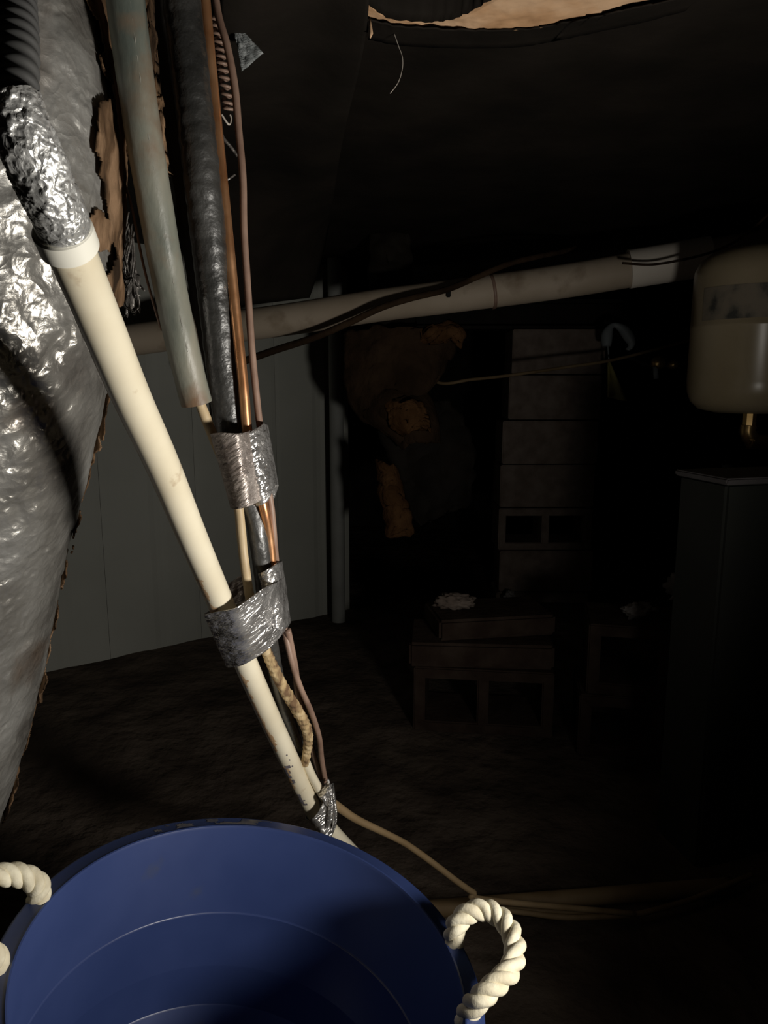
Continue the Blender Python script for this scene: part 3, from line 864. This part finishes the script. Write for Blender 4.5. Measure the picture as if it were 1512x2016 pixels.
tag(mesh_obj('pipe_clip', V, F, M['steel_dark'], dl, smooth=False), 'small dark clip')

V, F = sweep(pix([(395, 745, 2.28), (470, 715, 2.12), (540, 690, 2.1), (620, 664, 2.08), (690, 634, 2.06), (750, 606, 2.045), (810, 587, 2.04), (880, 570, 2.03), (940, 545, 2.02), (1000, 520, 2.02), (1060, 505, 2.05), (1120, 492, 2.15), (1190, 468, 2.42)], 100), lambda i: .011 - .004 * i / 90, 12)
tag(mesh_obj('dark_hose', V, F, M['brown_batt']), 'dark brown hose crossing diagonally in front of the sewer pipe', 'hose')
V, F = sweep(pix([(1225, 518, 1.93), (1280, 521, 1.92), (1330, 514, 1.90), (1390, 500, 1.86), (1440, 480, 1.80), (1480, 452, 1.74), (1530, 405, 1.68)], 60), .0032, 8)
tag(mesh_obj('thin_wire', V, F, M['brown_batt']), 'thin dark wire sagging past the whiter stretch of the sewer pipe', 'wire')
V, F = sweep(pix([(800, 632, 3.04), (815, 700, 2.9), (860, 752, 2.75), (930, 747, 2.7), (1010, 738, 2.72), (1120, 722, 2.75), (1200, 710, 2.78), (1290, 688, 2.8), (1380, 664, 2.8)], 80), .006, 8)
tag(mesh_obj('far_cable', V, F, M['ground_cable']), 'pale thin cable stretched in front of the block pier', 'cable')

TD = 1.72
tk = thing('expansion_tank', at(1490, 812, TD), 'beige enamel expansion tank hanging at the right edge', 'tank')
c0 = at(1490, 650, TD); TR = 122 / FPX * TD; TH = 325 / FPX * TD
pr = [(.001, TH / 2), (TR * .45, TH / 2 - .004), (TR * .75, TH / 2 - .018), (TR * .92, TH / 2 - .036), (TR * .99, TH / 2 - .058), (TR, TH / 2 - .075), (TR, .012), (TR * 1.006, .010), (TR * 1.006, .004), (TR, .002),
      (TR, -TH / 2 + .075), (TR * .985, -TH / 2 + .05), (TR * .93, -TH / 2 + .028), (TR * .80, -TH / 2 + .010), (TR * .55, -TH / 2 + .002), (.001, -TH / 2)]
MT = Matrix.Translation(c0)
V, F = lathe(pr, 72, MT)
tb = mesh_obj('tank_body', V, F, M['tank'], tk, auto=.9)
lbl = []
nl = 30
V = []; F = []
for j in range(8):
    for k in range(nl):
        a = radians(180 + 12) + radians(62) * k / (nl - 1)
        z = .018 + .072 * j / 7
        V.append(MT @ Vector(((TR + .0008) * cos(a), (TR + .0008) * sin(a), z)))
for j in range(7):
    for k in range(nl - 1): F.append((j * nl + k, j * nl + k + 1, (j + 1) * nl + k + 1, (j + 1) * nl + k))
tag(mesh_obj('label', V, F, M['tank_label'], tb), 'worn unreadable grey label')
bz = c0 - Vector((0, 0, TH / 2))
V, F = sweep([bz + Vector((.0, 0, .006)), bz + Vector((0, 0, -.02)), bz + Vector((0, 0, -.032))], .016, 8)
mesh_obj('threaded_nipple', V, F, M['brass'], tk, smooth=False)
V, F = sweep(spline([tuple(bz + Vector(v)) for v in ((0, 0, -.028), (.0, 0, -.045), (.012, 0, -.062), (.03, 0, -.068), (.30, .02, -.068))], 40), .018, 20)
mesh_obj('elbow', V, F, M['brass'], tk)

cb = thing('dark_cabinet', on_z(1500, 2000, 0), 'tall dark metal cabinet at the right edge below the tank', 'cabinet')
pl = at(1432, 952, 1.36); cz1 = pl.z
Rc = Matrix.Rotation(radians(14), 3, 'Z'); cdp = .14
cc = pl + Rc @ Vector((.30, cdp / 2, 0))
V, F = box((cc.x, cc.y, cz1 / 2 - .01), (.60, cdp, cz1 + .02), Rc, bev=.006)
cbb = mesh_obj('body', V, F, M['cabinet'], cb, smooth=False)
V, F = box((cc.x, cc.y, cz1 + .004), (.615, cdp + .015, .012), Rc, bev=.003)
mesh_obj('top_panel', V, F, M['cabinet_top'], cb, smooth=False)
pc2 = on_z(1410, 1190, 0.0)
V, F = sweep([Vector((pc2.x, pc2.y + .0, z)) for z in (-.05, .3, .62)], .022, 14)
tag(mesh_obj('support_pole', V, F, M['post'], auto=.6), 'short grey stake standing beside the dark cabinet', 'pole')

# ------------------------------------------------------------------ block pier and loose blocks
def hollow(c, w, h, d, rz=0.0, wall=.032, axis='y'):
    """two-core block, cores running front to back ('y') or up ('z')"""
    R = Matrix.Rotation(rz, 3, 'Z'); B = []
    if axis == 'y':
        B += [((0, 0, h / 2 - wall / 2), (w, d, wall)), ((0, 0, -h / 2 + wall / 2), (w, d, wall))]
        for x in (-w / 2 + wall / 2, 0, w / 2 - wall / 2): B.append(((x, 0, 0), (wall, d * .995, h - wall)))
    else:
        B += [((0, d / 2 - wall / 2, 0), (w, wall, h)), ((0, -d / 2 + wall / 2, 0), (w, wall, h))]
        for x in (-w / 2 + wall / 2, 0, w / 2 - wall / 2): B.append(((x, 0, 0), (wall, d - wall, h * .995)))
    out = []
    for (o, s) in B:
        v, f = box((0, 0, 0), s, bev=.004)
        out.append(([R @ (q + Vector(o)) + Vector(c) for q in v], f))
    return join(*out)

pd = 3.1
pb = at(1098, 700, pd); py0 = pb.y
topz = at(1098, 647, pd).z
pier = thing('block_pier', (pb.x, py0 + .1, 0), 'tall pier of stacked concrete blocks holding up the floor', 'pier')
zc = topz; k = 0
while zc > -.02:
    bx = pb.x + (-.018 if k >= 2 else 0) + random.uniform(-.006, .006) + (.0 if k != 0 else .004)
    wdt = .392 if k < 2 else .41
    V, F = hollow((bx, py0 + .1 + random.uniform(-.006, .006), zc - .095), wdt, .184, .19, random.uniform(-.02, .02), axis='y' if k == 4 else 'z')
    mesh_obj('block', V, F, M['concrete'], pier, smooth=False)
    zc -= .19; k += 1
V, F = join(box((pb.x + .1, py0 + .1, topz + .006), (5.0, .14, .014)), box((pb.x + .1, py0 + .1, topz + .06), (5.0, .012, .11)), box((pb.x + .1, py0 + .1, topz + .113), (5.0, .14, .014)))
tag(mesh_obj('trim_1', V, F, M['steel_dark'], smooth=False), 'dark steel floor beam resting on the block pier', 'beam', kind='structure')

def gz(p): return ground(p.x, p.y)
# left heap
lb = on_z(958, 1425, 0.03)
z0 = gz(lb)
def block(c, w, h, d, rz, axis, m, label, grp='loose concrete blocks', tilt=0.0):
    V, F = hollow(c, w, h, d, rz, axis=axis)
    return tag(mesh_obj('concrete_block', V, F, m, smooth=False), label, 'block', grp)
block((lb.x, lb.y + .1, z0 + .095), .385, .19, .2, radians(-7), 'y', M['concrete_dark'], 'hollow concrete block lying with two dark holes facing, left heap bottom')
V, F = box((lb.x - .01, lb.y + .12, z0 + .19 + .035), (.40, .22, .07), Matrix.Rotation(radians(-4), 3, 'Z'), .008)
tag(mesh_obj('cap_block', V, F, M['concrete_dark'], smooth=False), 'solid flat concrete cap lying on the left heap', 'block', 'loose concrete blocks')
V, F = box((lb.x + .02, lb.y + .16, z0 + .19 + .07 + .03), (.34, .20, .06), Matrix.Rotation(radians(9), 3, 'Z'), .008)
tag(mesh_obj('cap_block', V, F, M['concrete_dark'], smooth=False), 'uppermost solid concrete cap of the left heap, slightly turned', 'block', 'loose concrete blocks')
# right heap
rb = on_z(1312, 1482, 0.03)
z0r = gz(rb)
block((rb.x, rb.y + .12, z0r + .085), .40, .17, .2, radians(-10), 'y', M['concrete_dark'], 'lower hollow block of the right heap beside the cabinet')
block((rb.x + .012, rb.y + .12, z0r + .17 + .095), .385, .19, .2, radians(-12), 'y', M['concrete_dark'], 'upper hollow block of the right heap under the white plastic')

def crumple(c, r, seed, m, name, label, cat, sq=(1, 1, 1)):
    bm = bmesh.new(); bmesh.ops.create_icosphere(bm, subdivisions=4, radius=1)
    V = []
    for v in bm.verts:
        q = v.co.normalized(); cc = noise.voronoi(q * 2.2 + Vector((seed, 0, 0)))[0]
        s = r * (.75 + .5 * (cc[1] - cc[0]) + .3 * fbm(q, 2, seed))
        V.append(Vector((q.x * s * sq[0], q.y * s * sq[1], q.z * s * sq[2])))
    mz = min(v.z for v in V)
    bm.verts.index_update()
    F = [tuple(v.index for v in f.verts) for f in bm.faces]; bm.free()
    V = [v + Vector((0, 0, -mz)) + Vector(c) for v in V]
    return tag(mesh_obj(name, V, F, m), label, cat)
ztop = z0r + .36
crumple((rb.x + .105, rb.y + .13, ztop), .085, 1.0, M['plastic_white'], 'plastic_bag', 'crumpled whitish plastic on top of the right block heap', 'plastic', (1, .8, .75))
crumple((rb.x - .06, rb.y + .10, ztop), .035, 4.0, M['plastic_white'], 'plastic_bag', 'small pale plastic wad left of the larger one on the block heap', 'plastic', (1.3, .8, .7))
crumple((lb.x - .08, lb.y + .14, z0 + .32), .045, 6.0, M['concrete'], 'rubble_stone', 'pale broken stone on top of the left block heap', 'stone', (1.5, .8, .6))
pz = on_z(1003, 1190, .02)
crumple((pz.x, pz.y, gz(pz) + .0), .03, 8.0, M['plastic_white'], 'paper_scrap', 'small pale scrap lying at the foot of the block pier', 'scrap', (1, .7, 1.4))

# ------------------------------------------------------------------ hanging torn insulation, middle distance
hi = thing('hanging_insulation', at(800, 850, 2.35), 'torn brown insulation batt drooping below the sewer pipe', 'insulation')
Lh = spline([(690, 655), (688, 720), (700, 790), (730, 830), (770, 850), (800, 872)], 50)
Rh = spline([(905, 645), (885, 690), (858, 740), (825, 780), (840, 800), (852, 872)], 50)
def batt(u, v):
    i = min(49, int(v * 49.9)); a = Lh[i]; b = Rh[i]
    p = at(a[0] + (b[0] - a[0]) * u + 7 * N((v * 8, u, 0), 1, 2), a[1] + (b[1] - a[1]) * u + 8 * N((u * 8, v, 3), 1, 2), 2.35)
    return p - FWD * (.06 * sin(u * pi) + .05 * fbm(p, 8, 2))
V, F = thick(*grid(batt, 40, 50), .03)
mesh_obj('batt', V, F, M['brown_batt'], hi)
def tuft(L, R, seed, d, m, name):
    L = spline(L, 40); R = spline(R, 40)
    def f(u, v):
        i = min(39, int(v * 39.9)); a = L[i]; b = R[i]
        p = at(a[0] + (b[0] - a[0]) * u + 5 * N((v * 12, u * 2, seed), 1, 2), a[1] + (b[1] - a[1]) * u, d)
        return p - FWD * (.03 * sin(u * pi) + .03 * fbm(p, 18, seed))
    V, F = thick(*grid(f, 22, 40), .02)
    return mesh_obj(name, V, F, m, hi)
tuft([(735, 455), (735, 560), (730, 670)], [(800, 455), (805, 560), (815, 670)], 9.0, 2.38, M['belly'], 'hanging_strap')
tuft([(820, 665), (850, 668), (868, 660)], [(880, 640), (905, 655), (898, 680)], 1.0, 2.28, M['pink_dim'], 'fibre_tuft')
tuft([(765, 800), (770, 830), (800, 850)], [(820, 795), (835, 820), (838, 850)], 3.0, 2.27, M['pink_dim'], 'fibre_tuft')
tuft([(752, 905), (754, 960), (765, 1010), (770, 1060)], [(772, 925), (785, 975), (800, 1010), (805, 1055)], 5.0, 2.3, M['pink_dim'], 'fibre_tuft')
tuft([(740, 830), (770, 900), (800, 980), (830, 1040)], [(880, 790), (920, 850), (930, 930), (920, 990)], 7.0, 2.42, M['belly'], 'torn_wrap')

# ------------------------------------------------------------------ far plumbing scraps between pier and tank
V, F = sweep(pix([(1194, 682, 2.9), (1196, 655, 2.9), (1208, 640, 2.9), (1228, 650, 2.9), (1243, 675, 2.9), (1236, 690, 2.9)], 40), lambda i: .016 + .006 * sin(i * .3), 12)
tag(mesh_obj('hose_loop', V, F, M['grey_plastic']), 'short grey hose loop beside the top of the block pier', 'hose')
V, F = grid(lambda u, v: at(1196 + u * (4 + 34 * v), 716 + 66 * v + 14 * u * (v - .4), 2.9 + .01 * sin(u * 5)), 8, 10)
V, F = thick(V, F, .006)
yt = tag(mesh_obj('yellow_tag', V, F, M['yellow']), 'yellow plastic tag hanging beside the block pier', 'tag')
V, F = sweep([at(1200, 722, 2.9), at(1198, 700, 2.9), at(1196, 668, 2.9)], .003, 6)
mesh_obj('tie', V, F, M['grey_plastic'], yt)
vv = thing('valve', at(1300, 740, 2.85), 'small brass valve on thin pipe between block pier and tank', 'valve')
V, F = sweep(pix([(1235, 700, 2.9), (1270, 718, 2.88), (1310, 722, 2.86), (1350, 716, 2.86), (1390, 702, 2.86)], 30), .010, 10)
mesh_obj('pipe', V, F, M['steel_dark'], vv)
for (x, y, r) in ((1296, 714, .026), (1325, 718, .018)):
    c = at(x, y, 2.83)
    V, F = lathe([(.001, -.02), (r * .7, -.02), (r, -.012), (r, .006), (r * .7, .014), (.001, .016)], 16, Matrix.Translation(c) @ Matrix.Rotation(radians(80), 4, 'X'))
    mesh_obj('knob', V, F, M['brass'], vv)
V, F = sweep([at(1290, 722, 2.83), at(1291, 735, 2.83), at(1292, 746, 2.83)], .010, 8)
mesh_obj('stem', V, F, M['grey_plastic'], vv)

# ------------------------------------------------------------------ pale pipe lying on the ground
GPa = on_z(560, 1809, .02); GPb = on_z(1442, 1741, .02)
gp = []
for i in range(40):
    p = GPa.lerp(GPb, i / 39); gp.append(p)
zz = max(ground(p.x, p.y) for p in gp) + .013
V, F = sweep([Vector((p.x, p.y, zz)) for p in gp], .0155, 20)
tag(mesh_obj('ground_pipe', V, F, M['ground_cable']), 'pale plastic pipe lying on the dirt behind the right rope handle', 'pipe')
